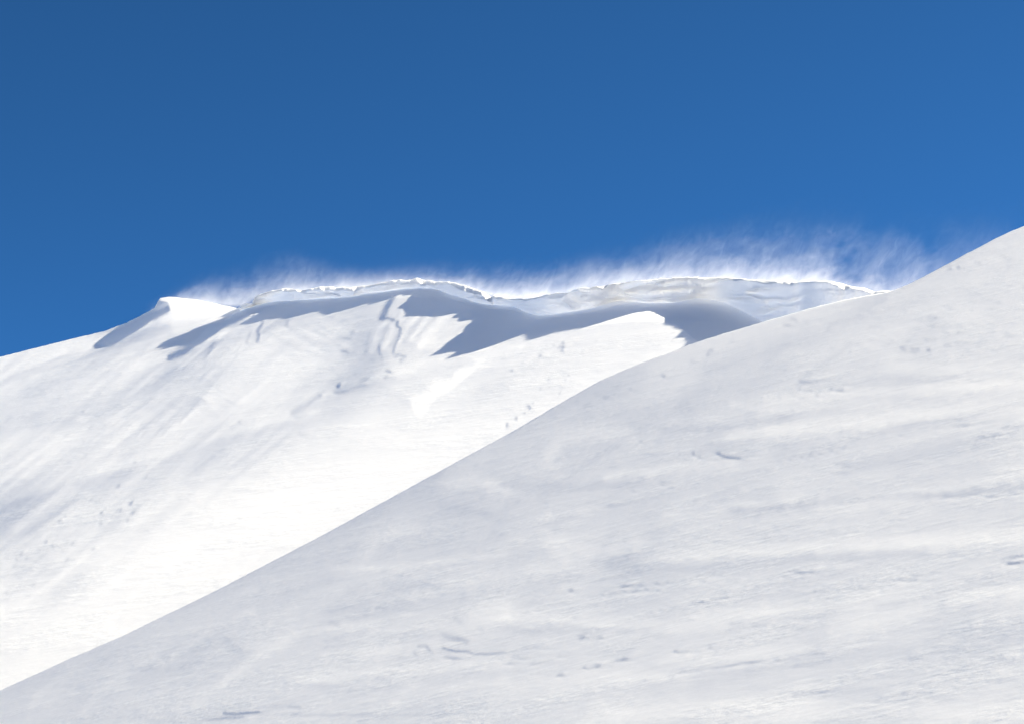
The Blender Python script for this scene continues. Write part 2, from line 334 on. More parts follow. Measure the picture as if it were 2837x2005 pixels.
F.stroke(cB([(1640, 840), (1500, 900)]), 6, 10); F.stroke(cB([(1830, 470), (1700, 560), (1600, 620)]), 5, -10, 2); F.streak(*cB([(1695, 545)])[0], 14, 60, 4, -30)
# tongue of bright drift down the gully
t = cB([(2090, 1025), (1960, 1000), (2060, 1045), (1960, 1090), (1860, 1105), (1810, 1140), (1800, 1190), (1720, 1210), (1620, 1200), (1590, 1240), (1580, 1290), (1390, 1365), (1420, 1400), (1450, 1500), (1500, 1560), (1640, 1380), (1800, 1290), (1900, 1200), (2000, 1110)])
m = F.poly(t, 2, 5); F.A = F.A * (1 - m) + 262 * m; F.edge(t[5:12], 14, -7, -1, 3)
F.stroke(cB([(1700, 1020), (1500, 1080), (1300, 1160)]), 9, 8); F.stroke(cB([(1900, 1030), (1600, 1130), (1400, 1220), (1100, 1290)]), 20, -5)
# flecks on the middle spur
for x, y, L, d in [(700, 1122, 26, -34), (960, 993, 34, -40), (965, 945, 18, -28), (1080, 900, 26, -30), (1125, 912, 30, -26), (1165, 870, 34, -34), (1160, 910, 40, -42), (1155, 943, 34, -40), (1335, 962, 24, -26), (1030, 1198, 12, -38), (1215, 1162, 16, -38), (1185, 1205, 20, -30),
                   (1230, 1207, 12, -30), (960, 1288, 16, -34), (1135, 1325, 22, -32), (1100, 860, 60, -14), (1460, 860, 40, -18), (895, 1412, 18, -30), (820, 1500, 12, -36), (1215, 1110, 14, -22), (1140, 1250, 24, -14), (630, 970, 30, -12), (800, 1060, 40, -10), (2150, 858, 40, -18), (1180, 1140, 12, -16), (1145, 1300, 12, -20), (925, 1388, 12, -14)]:
    q = cC([(x, y)])[0]; F.streak(q[0], q[1], L * .31, 14 if L > 20 else 0, 2.6, d)
for x, y, L in [(740, 1110, 36), (1030, 980, 50), (1230, 890, 90), (850, 1045, 60), (1190, 935, 50), (780, 915, 60)]:
    q = cC([(x, y)])[0]; F.streak(q[0], q[1], L * .31, 14, 3.2, 11)
F.stroke(cC([(850, 1438), (866, 1448), (862, 1470)]), 2.6, -32); F.stroke(cC([(745, 1545), (740, 1560)]), 3, -40); F.stroke(cC([(660, 1600), (662, 1620)]), 3, -40)
# bright sun-facing snow beside the left summit
m = F.poly(cA([(790, 470), (850, 440), (1150, 440), (1530, 560), (1450, 610), (1400, 660), (1320, 710), (1190, 750), (1100, 780), (900, 800), (890, 700), (910, 600), (880, 580), (860, 520)]), 1, 8); F.A = F.A * (1 - m) + 266 * m
F.A = np.where(F.A < 247, 247 + (F.A - 247) * 1.1, F.A) - 1
T = v2t(F.A)
# shadow areas put into the shape; the big ones are left to the cornice
SH1 = cA([(770, 492), (800, 500), (850, 512), (885, 590), (830, 622), (700, 685), (560, 785), (400, 872), (310, 902), (245, 902), (225, 882), (260, 855), (370, 790), (500, 715), (640, 648), (760, 568)])
SH2 = cA([(1500, 560), (1590, 500), (1660, 540), (1740, 540), (1690, 605), (1600, 640), (1450, 710), (1330, 760), (1250, 820), (1120, 905), (1000, 975), (870, 1027), (828, 1020), (892, 998), (838, 990), (960, 938), (1080, 872), (1140, 830), (1180, 765), (1240, 735), (1330, 715), (1400, 665), (1450, 610)])
SH3 = cB([(-60, 480), (60, 440), (400, 420), (900, 400), (1300, 350), (1560, 345), (1520, 388), (1340, 402), (1250, 440), (1050, 502), (900, 552), (760, 572), (790, 535), (700, 545), (560, 572), (405, 592), (395, 560), (360, 545), (150, 562), (140, 548), (90, 560), (60, 610), (0, 640), (-60, 600)])
SH4 = cB([(1700, 330), (1640, 400), (1560, 470), (1600, 508), (1650, 505), (1750, 470), (1805, 455), (1870, 485), (1925, 560), (2005, 550), (1930, 590), (1890, 640), (2033, 655), (1940, 710), (1850, 760), (1822, 810), (1968, 795), (1880, 850), (1850, 880), (1715, 955), (1735, 984)]) + \
      cC([(300, 975), (450, 950), (650, 895), (850, 855), (950, 830), (1150, 770), (1350, 735), (1600, 705), (1750, 685), (2040, 685), (2180, 710), (2230, 760)]) + cD([(290, 1150), (350, 1200), (420, 1250), (700, 1270), (1500, 1100), (2300, 900), (2300, 700), (1800, 700), (1000, 640), (0, 640)]) + cC([(1600, 330), (1300, 370), (1000, 430), (560, 430), (200, 330)])
shade = np.zeros_like(T)
for poly, rg in ((SH1, 1), (SH2, 2), (SH3, 2), (SH4, 1.2)): shade = np.maximum(shade, F.poly(poly, rg, 2.5))
g = fbm(*rot(U, V, 8, 90, 12), seed=71, oct=3)
big = np.maximum(F.poly(SH4, 1.2, 2.5), .75 * F.poly(SH3, 1.2, 2.5))
Tb = -.034 * (1 - big) + big * (.115 + .07 * smooth(U, 1480, 1640) + .203 * smooth(U, 1620, 2060) + .045 * smooth(U, 1420, 1330) + .07 * np.exp(-(((U - 1215) / 55) ** 2 + ((V - 838) / 35) ** 2)) + .06 * np.exp(-(((U - 1130) / 60) ** 2 + ((V - 810) / 40) ** 2)) + .03 * np.exp(-(((U - 1290) / 70) ** 2 + ((V - 860) / 50) ** 2)))
T = T * (1 - shade) + (Tb + .006 * g) * shade
H_FAR = 600 * .16
z0 = plane_z(U, V, (-.25, -.42, .87), H_FAR)
sky_v = curve(SKYL, F.u)
wgt = smooth(V, sky_v[None] - 6, sky_v[None] + 6) * smooth(V, 2290, 2200) * (1 + 1.2 * np.clip(shade - big, 0, 1))
zfar = shape_relief(F, z0, T, wgt, (3, 9), 3e-5)

def far_depth(u, v): return np.exp(sample(zfar, F.u[0], F.v[0], F.h, u, v))
uu = np.arange(-715, 3555, 2.8)
top = curve(SKYL, uu)
inC = smooth(uu, 664, 672) * (1 - smooth(uu, 2540, 2600))
top = top + inC * 6 + .8 * fbm(uu / 9., uu * 0, 5, 3)
rows = 560; tt = np.linspace(0, 1, rows) ** 1.25
VV = top[None] + tt[:, None] * (2290 - top[None]); UU = np.repeat(uu[None], rows, 0)
D = far_depth(UU, VV); P = world_pt(UU, VV, D)
back = []
for dy, dz in ((900, -700), (300, -190), (120, -55), (45, -14), (16, -3.2), (5, -.5)):
    b = P[0].copy(); b[:, 1] += dy; b[:, 2] += dz; back.append(b)
P = np.concatenate([np.array(back), P], 0)
mountain = grid_mesh('mountain', extend(P, .287, .48, (20, 60, 200)), snow_far); mountain['kind'] = 'structure'
mountain['label'] = 'far snow mountain with smooth gullies and a corniced ridge'

# ------------------------------------------------------------------ near slope
G = Field(280, 2700); G.fine = 1.2; U, V = G.U, G.V
near_tones = [(x, y, t) for x, y, t in
 [(-300, 2200, 218), (0, 1960, 214), (200, 1900, 214), (100, 2000, 224), (500, 1800, 219), (700, 1700, 220), (400, 1980, 226), (800, 1850, 226), (900, 1560, 215), (1100, 1450, 213), (1100, 1650, 226), (1200, 1560, 217), (1300, 1340, 211), (1500, 1200, 212), (1450, 1350, 224),
  (1700, 1100, 214), (1600, 1250, 222), (1900, 1000, 234), (2050, 930, 238), (2200, 890, 241), (2330, 860, 242), (2440, 830, 236), (2000, 1060, 219), (2150, 1000, 222), (2300, 950, 222), (2480, 860, 222), (2600, 800, 229), (2750, 720, 233), (2837, 680, 235), (2700, 860, 236), (2830, 900, 238), (2500, 960, 232),
  (2400, 1040, 229), (2250, 1080, 226), (2700, 1010, 238), (2400, 1140, 234), (2200, 1200, 234), (2000, 1200, 224), (1850, 1280, 224), (2700, 1150, 234), (2800, 1100, 236), (2600, 1280, 226), (2300, 1330, 228), (2000, 1400, 225), (1700, 1400, 222), (1600, 1500, 228), (1900, 1530, 228), (2300, 1450, 224), (2700, 1400, 227),
  (2700, 1500, 232), (2400, 1500, 232), (1750, 1560, 216), (1500, 1640, 222), (1300, 1750, 228), (1600, 1700, 233), (2000, 1720, 230), (2400, 1680, 236), (2300, 1620, 224), (2700, 1650, 224), (2800, 1600, 230), (1900, 1850, 226), (1500, 1870, 226), (1200, 1950, 226), (2400, 1850, 222), (2700, 1850, 224), (2700, 1985, 234), (2100, 1960, 232), (1700, 1980, 230), (900, 1990, 226),
  (3300, 700, 236), (3300, 1400, 230), (3300, 2100, 230), (1500, 2400, 230), (0, 2400, 224), (2500, 2400, 230)]]
G.base(near_tones, 95)
silU = curve(SIL, G.u, 11); Wd = (V - silU[None]) * .88
kk = smooth(Wd, 420, 60)                         # near the brow the grain follows the brow
a = rot(U, V, 9, 430, 46); n1 = fbm(*a, seed=101, oct=3)
a = rot(U, V, 27, 330, 34); n2 = fbm(*a, seed=111, oct=4)
a = rot(U, V, 12, 110, 9); n3 = fbm(*a, seed=121, oct=3)
a = rot(U, V, 26, 90, 8); n4 = fbm(*a, seed=131, oct=3)
a = rot(U, V, 4, 30, 7); n5 = fbm(*a, seed=141, oct=2)
a = rot(U, V, 3, 700, 120); n6 = fbm(*a, seed=151, oct=2)
G.A = 226 + (G.A - 226) * .85 - 1.5
G.A += 5 * n1 * (1 - .6 * kk) + 5 * n2 * kk + 3.4 * n3 * (1 - kk) * (.5 + .8 * smooth(n6, -.3, .4)) + 3.2 * n4 * kk + 1.1 * n5
crust = np.exp(-(((U - 2480) / 330) ** 2 + ((V - 900) / 130) ** 2)) + .9 * np.exp(-(((U - 2760) / 120) ** 2 + ((V - 740) / 70) ** 2))
a = rot(U, V, -12, 40, 10); G.A += crust * 5 * fbm(*a, seed=161, oct=3)
L_, Dk = 1, -1
B = G.stroke
# broad light drifts
for pts, w, d in [(cG([(2300, 95), (1900, 120), (1500, 140), (1150, 165)]), 14, 9), (cG([(2300, 200), (1800, 240), (1300, 290), (1000, 320)]), 20, 10), (cG([(1000, 190), (1200, 205), (1700, 180)]), 12, 7),
                  (cG([(180, 430), (250, 340), (400, 310), (560, 330)]), 22, 9), (cG([(2296, 490), (2100, 530), (1700, 600), (1400, 640)]), 13, 9), (cG([(1000, 450), (700, 470), (450, 510)]), 14, 9),
                  (cG([(260, 860), (200, 800), (400, 840), (600, 800)]), 20, 8), (cG([(600, 850), (700, 870), (1000, 840), (1500, 810), (2296, 770)]), 24, 10), (cG([(1100, 620), (900, 630), (700, 690)]), 14, 6), (cG([(1300, 600), (1240, 630)]), 16, 6),
                  (cG([(0, 1120), (300, 1150), (700, 1170), (1000, 1130), (1500, 1070), (2296, 990)]), 24, 8), (cG([(1450, 1180), (1700, 1120), (2000, 1060), (2296, 1030)]), 20, 8), (cG([(700, 1330), (1000, 1300), (1300, 1270)]), 14, 5),
                  (cG([(0, 1450), (400, 1400), (800, 1400)]), 22, 5), (cG([(400, 1560), (1000, 1520), (1200, 1530), (2296, 1560)]), 34, 7), (cG([(2296, 50), (2000, 40), (1700, 10)]), 24, 6), (cG([(150, 690), (300, 655), (450, 650)]), 9, 7),
                  (cH([(1120, 800), (1400, 730), (1700, 700)]), 10, 7), (cH([(740, 880), (860, 790), (1050, 690), (1150, 640)]), 8, 7), (cH([(880, 1060), (1000, 980), (1120, 880), (1300, 780)]), 14, 8), (cH([(1650, 820), (1800, 800)]), 14, 6), (cH([(1340, 960), (1700, 910), (2296, 870)]), 18, 7),
                  (cH([(2296, 620), (2150, 650), (2296, 680)]), 18, 8), (cH([(2040, 60), (2150, 40), (2296, 90)]), 16, 8), (cH([(1660, 380), (1700, 300), (1900, 260)]), 18, 6), (cH([(1500, 450), (1800, 440), (2100, 400), (2290, 380)]), 9, 7), (cH([(1880, 580), (2000, 540), (2200, 460)]), 14, 7),
                  (cH([(300, 880), (500, 790), (800, 640)]), 12, 4), (cH([(150, 1040), (250, 960), (420, 880)]), 10, 5), (cH([(380, 1100), (430, 1020), (560, 950)]), 10, 5), (cH([(0, 1120), (150, 1060), (330, 1000)]), 8, 4), (cH([(1790, 1050), (1870, 990), (2296, 950)]), 14, 6)]:
    B(pts, w, d * 1.4, 7)
# broad darker hollows
for pts, w, d in [(cD([(2100, 870), (1700, 1060), (1300, 1230), (900, 1370), (500, 1500)]), 18, -9), (cG([(800, 200), (1000, 110), (1200, 30)]), 34, -6), (cG([(0, 330), (300, 180), (600, 50)]), 9, -6), (cG([(2296, 180), (2000, 240), (1500, 340), (1200, 420)]), 14, -8), (cG([(1500, 470), (1900, 400), (2296, 290)]), 20, -8),
                  (cG([(400, 880), (500, 860), (640, 830)]), 18, -10), (cG([(450, 900), (900, 910), (1200, 880), (1850, 850)]), 18, -8), (cG([(0, 540), (300, 560), (600, 520)]), 16, -6), (cG([(700, 300), (950, 290), (1250, 250)]), 12, -8), (cG([(1000, 660), (1300, 640), (1600, 600), (1900, 590), (2296, 550)]), 10, -11),
                  (cG([(0, 1180), (500, 1190), (700, 1200)]), 14, -7), (cG([(1000, 1170), (1300, 1120), (1450, 1110)]), 16, -6), (cG([(1650, 1080), (1900, 1040), (2296, 960)]), 12, -7), (cG([(500, 1480), (1300, 1330), (2296, 1250)]), 30, -4), (cG([(1750, 80), (2050, 50), (2296, 60)]), 8, -5),
                  (cH([(0, 1020), (320, 880), (600, 755), (1000, 565), (1500, 300), (2000, 30)]), 16, -6), (cH([(750, 850), (1000, 760), (1100, 840)]), 14, -6), (cH([(1500, 640), (2000, 600)]), 18, -5), (cH([(1600, 560), (1900, 520), (2100, 560)]), 16, -5), (cH([(2000, 160), (2296, 220)]), 18, -5), (cH([(600, 960), (900, 860)]), 14, -5),
                  (cH([(1700, 770), (2000, 740)]), 10, -5), (cH([(1300, 980), (1600, 990)]), 12, -5), (cH([(1900, 980), (2296, 930)]), 10, -4), (cH([(700, 1150), (1300, 1060)]), 20, -4), (cG([(0, 640), (200, 560), (600, 300), (800, 190)]), 9, -8), (cG([(640, 230), (900, 90)]), 5, -5)]:
    B(pts, w, d * 1.4, 7)
# parallel scratches running up to the right from mid-left
for k in range(10):
    r = RNG.rand(3); B(cG([(40 + 24 * k, 620 - 6 * k + 12 * r[0]), (330 + 26 * k, 440 - 5 * k), (640 + 18 * k, 250 - 4 * k)]), 2.2 + r[1] * 2, (-7, 6)[k % 2], 2)
for k in range(60):                                # fine hair-line furrows
    r = RNG.rand(6); x = 100 + 2200 * r[0]; y = 250 + 1300 * r[1]
    q = cG([(x, y)])[0]; G.streak(q[0], q[1], 80 + 160 * r[2], 5 + 11 * r[3], 2.2 + 2 * r[4], (-8, 7)[k % 2])
# edges of small wind slabs: dark flecks and lips
flecks = [(550, 122, 14, 5, -34), (440, 160, 34, 5, -34), (480, 148, 8, 3, -26), (360, 198, 50, 3, -20), (700, 65, 12, 3, -20), (1315, 95, 40, 5, -34), (1300, 122, 16, 5, -26), (1440, 122, 26, 5, -38), (1480, 127, 36, 5, -46), (1380, 152, 22, 4, -28), (1350, 130, 26, 4, -24), (1500, 100, 40, 3, -18), (1280, 155, 20, 3, -16),
          (830, 408, 20, 6, -34), (855, 422, 14, 4, -34), (945, 407, 20, 4, -34), (970, 418, 34, 5, -36), (1005, 427, 50, 3, -30), (770, 408, 12, 4, -22), (1090, 415, 50, 3, -22), (1310, 422, 18, 4, -24), (1350, 416, 20, 4, -30), (1395, 408, 22, 4, -30), (1440, 397, 20, 4, -26), (1500, 381, 34, 4, -28), (1260, 436, 20, 3, -20), (1745, 325, 24, 4, -20),
          (2030, 282, 70, 3, -36), (2110, 333, 40, 4, -36), (2160, 325, 60, 3, -30), (2220, 290, 70, 3, -24), (1950, 596, 60, 4, -34), (2140, 595, 50, 5, -40), (2050, 588, 120, 3, -20), (2250, 583, 70, 3, -20), (565, 573, 24, 3, -20), (600, 353, 16, 4, -26), (675, 360, 10, 3, -18),
          (2260, 862, 110, 3, -46), (2235, 893, 40, 5, -56), (2275, 885, 60, 4, -40), (2200, 885, 30, 4, -26), (1300, 932, 50, 4, -34), (1350, 930, 50, 3, -20), (1260, 927, 40, 3, -16), (530, 992, 50, 4, -36), (600, 990, 40, 3, -28), (670, 983, 24, 4, -34), (715, 977, 18, 3, -30), (530, 1015, 20, 4, -36), (575, 1015, 40, 3, -30), (620, 1007, 16, 4, -38), (675, 1014, 18, 4, -32), (290, 1015, 26, 5, -36),
          (430, 1031, 16, 4, -30), (480, 1022, 30, 3, -20), (870, 1061, 32, 4, -34), (960, 1043, 60, 3, -26), (915, 1053, 20, 3, -22), (880, 973, 22, 3, -28), (850, 943, 40, 3, -20), (915, 945, 30, 3, -20), (1740, 965, 50, 4, -30), (1800, 967, 60, 4, -26), (1830, 947, 40, 3, -28), (1900, 932, 40, 3, -20), (1570, 1003, 34, 4, -26), (1545, 1010, 20, 3, -24), (1370, 1016, 24, 4, -26), (1425, 1048, 20, 3, -18),
          (340, 1223, 36, 6, -34), (415, 1220, 30, 6, -30), (755, 1281, 24, 7, -38), (800, 1283, 40, 4, -20), (905, 1266, 18, 6, -30), (515, 1318, 60, 6, -40), (405, 1346, 40, 5, -36), (238, 1387, 34, 5, -46), (350, 1357, 20, 4, -30), (235, 1303, 26, 4, -24), (130, 1334, 50, 4, -24), (70, 1311, 60, 4, -20), (20, 1335, 40, 4, -22), (160, 1270, 60, 3, -14), (615, 1412, 16, 5, -30),
          (780, 1372, 90, 4, -26), (980, 1345, 120, 4, -30), (1090, 1330, 110, 3, -28), (1200, 1322, 40, 3, -16), (1380, 1293, 80, 3, -26), (1500, 1246, 50, 3, -20), (2250, 1315, 20, 4, -26), (2270, 1248, 30, 3, -16), (2060, 85, 30, 3, -16), (1850, 90, 70, 3, -14)]
for x, y, L, w, d in flecks:
    q = cG([(x, y)])[0]; an = 9 if L > 24 else -6; G.streak(q[0], q[1], L * .68, an, max(3.0, w * .7), d * 1.1)
    G.streak(q[0] + 3, q[1] + w * .9 + 4, L * .8, an, 3.6, 12)
for pts, w, d in [(cG([(935, 405), (960, 422), (1035, 428)]), 3, -26), (cG([(1080, 415), (1160, 398), (1150, 388)]), 3, 10), (cH([(1015, 1104), (1060, 1108), (1170, 1098)]), 3.2, -44), (cH([(940, 1135), (1100, 1120)]), 3, -20), (cH([(2010, 808), (2060, 822), (2130, 824)]), 3, -36), (cH([(2020, 755), (2070, 765), (2120, 780)]), 9, -24),
                  (cH([(2140, 835), (2210, 836), (2290, 828)]), 3, -28), (cH([(1900, 800), (1930, 795), (1950, 818)]), 4, -26), (cH([(1880, 830), (1895, 850)]), 4, -18), (cH([(2020, 850), (2100, 858)]), 3.6, -22), (cH([(1310, 1075), (1360, 1078)]), 4, -18), (cH([(1300, 1110), (1800, 1112), (2200, 1105)]), 3, -10), (cH([(2060, 680), (2090, 690)]), 6, -14), (cH([(640, 910), (690, 895)]), 3, -14),
                  (cD([(510, 1370), (535, 1350), (560, 1335)]), 4, -30), (cD([(1260, 1050), (1310, 1057)]), 4, -18), (cD([(1200, 1105), (1260, 1107)]), 4, -18), (cD([(720, 1255), (745, 1250)]), 3.5, -16), (cD([(360, 1440), (390, 1430)]), 4, -16), (cD([(110, 1558), (130, 1556)]), 4, -26), (cD([(1380, 1560), (1650, 1400), (1800, 1290)]), 3, -9),
                  (cD([(1340, 1600), (1500, 1600)]), 3.4, -22), (cF([(1530, 668), (1560, 660)]), 3, -34), (cF([(1625, 650), (1640, 648)]), 3, -40), (cF([(1330, 1472), (1345, 1470)]), 3.4, -44), (cF([(1170, 1462), (1230, 1465)]), 3, -20), (cF([(1500, 1435), (1560, 1437)]), 3.4, -20), (cF([(1480, 1302), (1530, 1302)]), 3, -18),
                  (cF([(1290, 1360), (1400, 1362)]), 3, -14), (cF([(1810, 605), (1850, 603)]), 3, -16), (cF([(2060, 540), (2100, 540)]), 3, -14), (cF([(1790, 1120), (1450, 1120)]), 20, 6), (cF([(480, 1240), (700, 1100), (900, 1000)]), 3, -5)]:
    B(pts, w, d)
for k in range(130):                               # scattered crust marks high on the right and along the brow
    r = RNG.rand(6)
    if k % 2: q = cF([(1000 + 1300 * r[0], 1500 - 1200 * r[1] * r[0])])[0]
    else: q = (1200 + 1600 * r[0], 0); q = (q[0], float(np.interp(q[0], G.u, silU)) + 40 + 340 * r[1])
    G.streak(q[0], q[1], 10 + 26 * r[2], -10 + 35 * r[3], 2.4 + 1.5 * r[4], -5 - 9 * r[5])
z0 = plane_z(U, V, (-.34, -.30, .89), 20.)
w0, ar = 12., .006
s_ = np.clip(1 - np.maximum(Wd, 0) / w0, 0, 1)
z0 = z0 + ar * (1 - np.sqrt(np.clip(1 - s_ ** 2, 1e-9, 1)))
T = v2t(G.A)
wgt = smooth(Wd, -8, 2) * smooth(V, 2690, 2500)
znear = shape_relief(G, z0, T, wgt, (3, 9), 3e-5)
uu = np.arange(-715, 3555, 2.8)
top = curve(SIL, uu, 11) + 1.0 * fbm(uu / 25., uu * 0, 15, 3)
rows = 760; tt = np.linspace(0, 1, rows)
rowv = np.concatenate([[0, .0004, .001, .002, .0035, .005], np.linspace(.0065, 1, rows)])
VV = top[None] + rowv[:, None] * (2690 - top[None]); UU = np.repeat(uu[None], len(rowv), 0)
D = np.exp(sample(znear, G.u[0], G.v[0], G.h, UU, VV)); P = world_pt(UU, VV, D)
back = []
for dy, dz in ((160, -90), (90, -46), (50, -22), (28, -10), (14, -4), (6, -1.2), (2, -.2)):
    b = P[0].copy(); b[:, 0] -= dy * .25; b[:, 1] += dy; b[:, 2] += dz; back.append(b)
P = np.concatenate([np.array(back), P], 0)
slope = grid_mesh('snow_slope', extend(P, .38, .337, (8, 30, 90, 300)), snow_near); slope['kind'] = 'structure'
slope['label'] = 'near wind-packed snow slope rising to the right'

# unseen valley sheet added to bounce light upward, grey to keep it weak
r = 9000.
gp = np.array([[[x, y, -260.] for x in np.linspace(-r, r, 40)] for y in np.linspace(r, -r, 40)])
gp[..., 2] += 40 * fbm(gp[..., 0] / 1500, gp[..., 1] / 1500, 3, 3)
bounce_ground = grid_mesh('ground', gp, bounce_grey); bounce_ground['kind'] = 'structure'; bounce_ground['label'] = 'snowfield in the valley below'

# unseen slopes added behind the camera to bounce sunlight into shaded snow
az = np.radians(np.linspace(112, 268, 220)); rr = np.concatenate([np.linspace(900, 2300, 40), np.linspace(2400, 3600, 14)])
A_, R_ = np.meshgrid(az, rr)
px, py = R_ * np.sin(A_), R_ * np.cos(A_)
hz = -240 + 540 * smooth(R_, 850, 2350) * (.82 + .25 * fbm(px / 600, py / 600, 301, 4)) * (1 - .5 * smooth(R_, 2350, 3600)) * smooth(A_, math.radians(110), math.radians(128)) * (1 - smooth(A_, math.radians(255), math.radians(270)))
hz += 60 * fbm(px / 160, py / 160, 305, 3)
opp = grid_mesh('hills', np.stack([px, py, hz], -1)[:, ::-1], snow_plain); opp['kind'] = 'structure'; opp['label'] = 'snow mountains on the far side of the valley'

# ------------------------------------------------------------------ cornice along the ridge
def light_path(u, v):
    """where the sun ray that ends at this point of the slope passes the ridge"""
    D = float(far_depth(np.array([u]), np.array([v]))[0]); X, Y = XY(u, v)
    Q = np.array([X * D, Y * D, D]) + np.linspace(0, 300, 3000)[:, None] * Lc
    uq = Q[:, 0] / Q[:, 2] / W * 2837 + 1418.5; vq = 1002.5 - Q[:, 1] / Q[:, 2] / W * 2837
    k = int(np.argmax(vq < curve(SKYL, uq) + curve(ROLL, uq)))
    return (float(uq[k]), float(Q[k, 2]))
lip_line = sorted([light_path(u, v) for u, v in SH4[4:32]] + [light_path(u, v) for u, v in SH3[7:-3]])
_l = np.array(lip_line); _bins = np.arange(700, 2300, 28)     # where several rays compete the farther one wins
lip_line = [(b, float(np.max(_l[np.abs(_l[:, 0] - b) < 20, 1]))) for b in _bins if (np.abs(_l[:, 0] - b) < 20).any()]
print('lip', [(int(a), round(d - float(far_depth(np.array([a]), curve(FACE_BOT, np.array([a])))[0]), 1)) for a, d in lip_line])
def make_cornice(u0, u1):
    uc = np.arange(u0, u1, 1.35); n = len(uc)
    jag = fbm(uc / 17., uc * 0, 201, 3); jag2 = np.maximum(0, fbm(uc / 38., uc * 0, 211, 3))
    rag = 1 - .6 * smooth(uc, 1900, 2000)
    vt = curve(SKYL, uc) + (2.4 * jag * rag)
    roll = np.maximum(.6, curve(ROLL, uc) + rag * (1.8 * jag + 7 * jag2 - 1.2)); vl = vt + roll
    vb = np.maximum(curve(FACE_BOT, uc, 15) + 3.5 * fbm(uc / 30., uc * 0, 221, 3), vl + 7)
    Db = far_depth(uc, vb); Db = blur1(Db, 21, 0)
    px = Db / 2837 * W                               # metres per pixel
    hface = (vb - vl) * px
    pl = np.array(lip_line)
    want = np.interp(uc, pl[:, 0], pl[:, 1]) - Db
    oh = -blur1(np.clip(want, -4.0, (.14 + 3.0 * np.exp(-((uc - 1195) / 45) ** 2) + .35 * np.exp(-((uc - 1300) / 45) ** 2)) * hface + .1), 21, 0) + .25 * fbm(uc / 14., uc * 0, 231, 3)
    Dl = Db - oh
    rows = []
    Dt = Dl + 1.2 + roll * px * 2.6
    for dy, dz in ((60, -16), (30, -5), (12, -1.2), (4, -.15)):
        b = world_pt(uc, vt, Dt); b[:, 1] += dy; b[:, 2] += dz; rows.append(b)
    for t in np.linspace(0, 1, 6):                   # rounded sunlit top, crest to lip
        rows.append(world_pt(uc, vt + (vl - vt) * t, Dt + (Dl - Dt) * (t ** .8)))
    K = 44
    for k in range(1, K + 1):
        t = k / K; v = vl + (vb + 3 - vl) * t
        wx = 22 * fbm(uc / 60., v / 40., 271, 2); wy = 12 * fbm(uc / 70., v / 30., 273, 2)
        lump = 1.3 * (1 - 2 * np.abs(fbm((uc + wx) / 85., (v + wy) / 30., 241, 2))) + .5 * fbm((uc + wx) / 34., (v + wy) / 13., 251, 3)
        env = math.sin(min(1, t * 1.15) * math.pi) ** .6 if t < .87 else 0
        big = .55 + .45 * smooth(hface, 3, 9)
        big = big * (1 - .75 * smooth(uc, 2060, 2180))
        dd = Dl + (Db + 1.0 - Dl) * t ** .55 - lump * 2.6 * env * big
        rows.append(world_pt(uc, v, dd))
    return np.array(rows)
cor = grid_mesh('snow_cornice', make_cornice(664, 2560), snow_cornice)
cor['label'] = 'long overhanging snow cornice with a ragged lip along the far ridge'; cor['category'] = 'cornice'; cor['kind'] = 'thing'

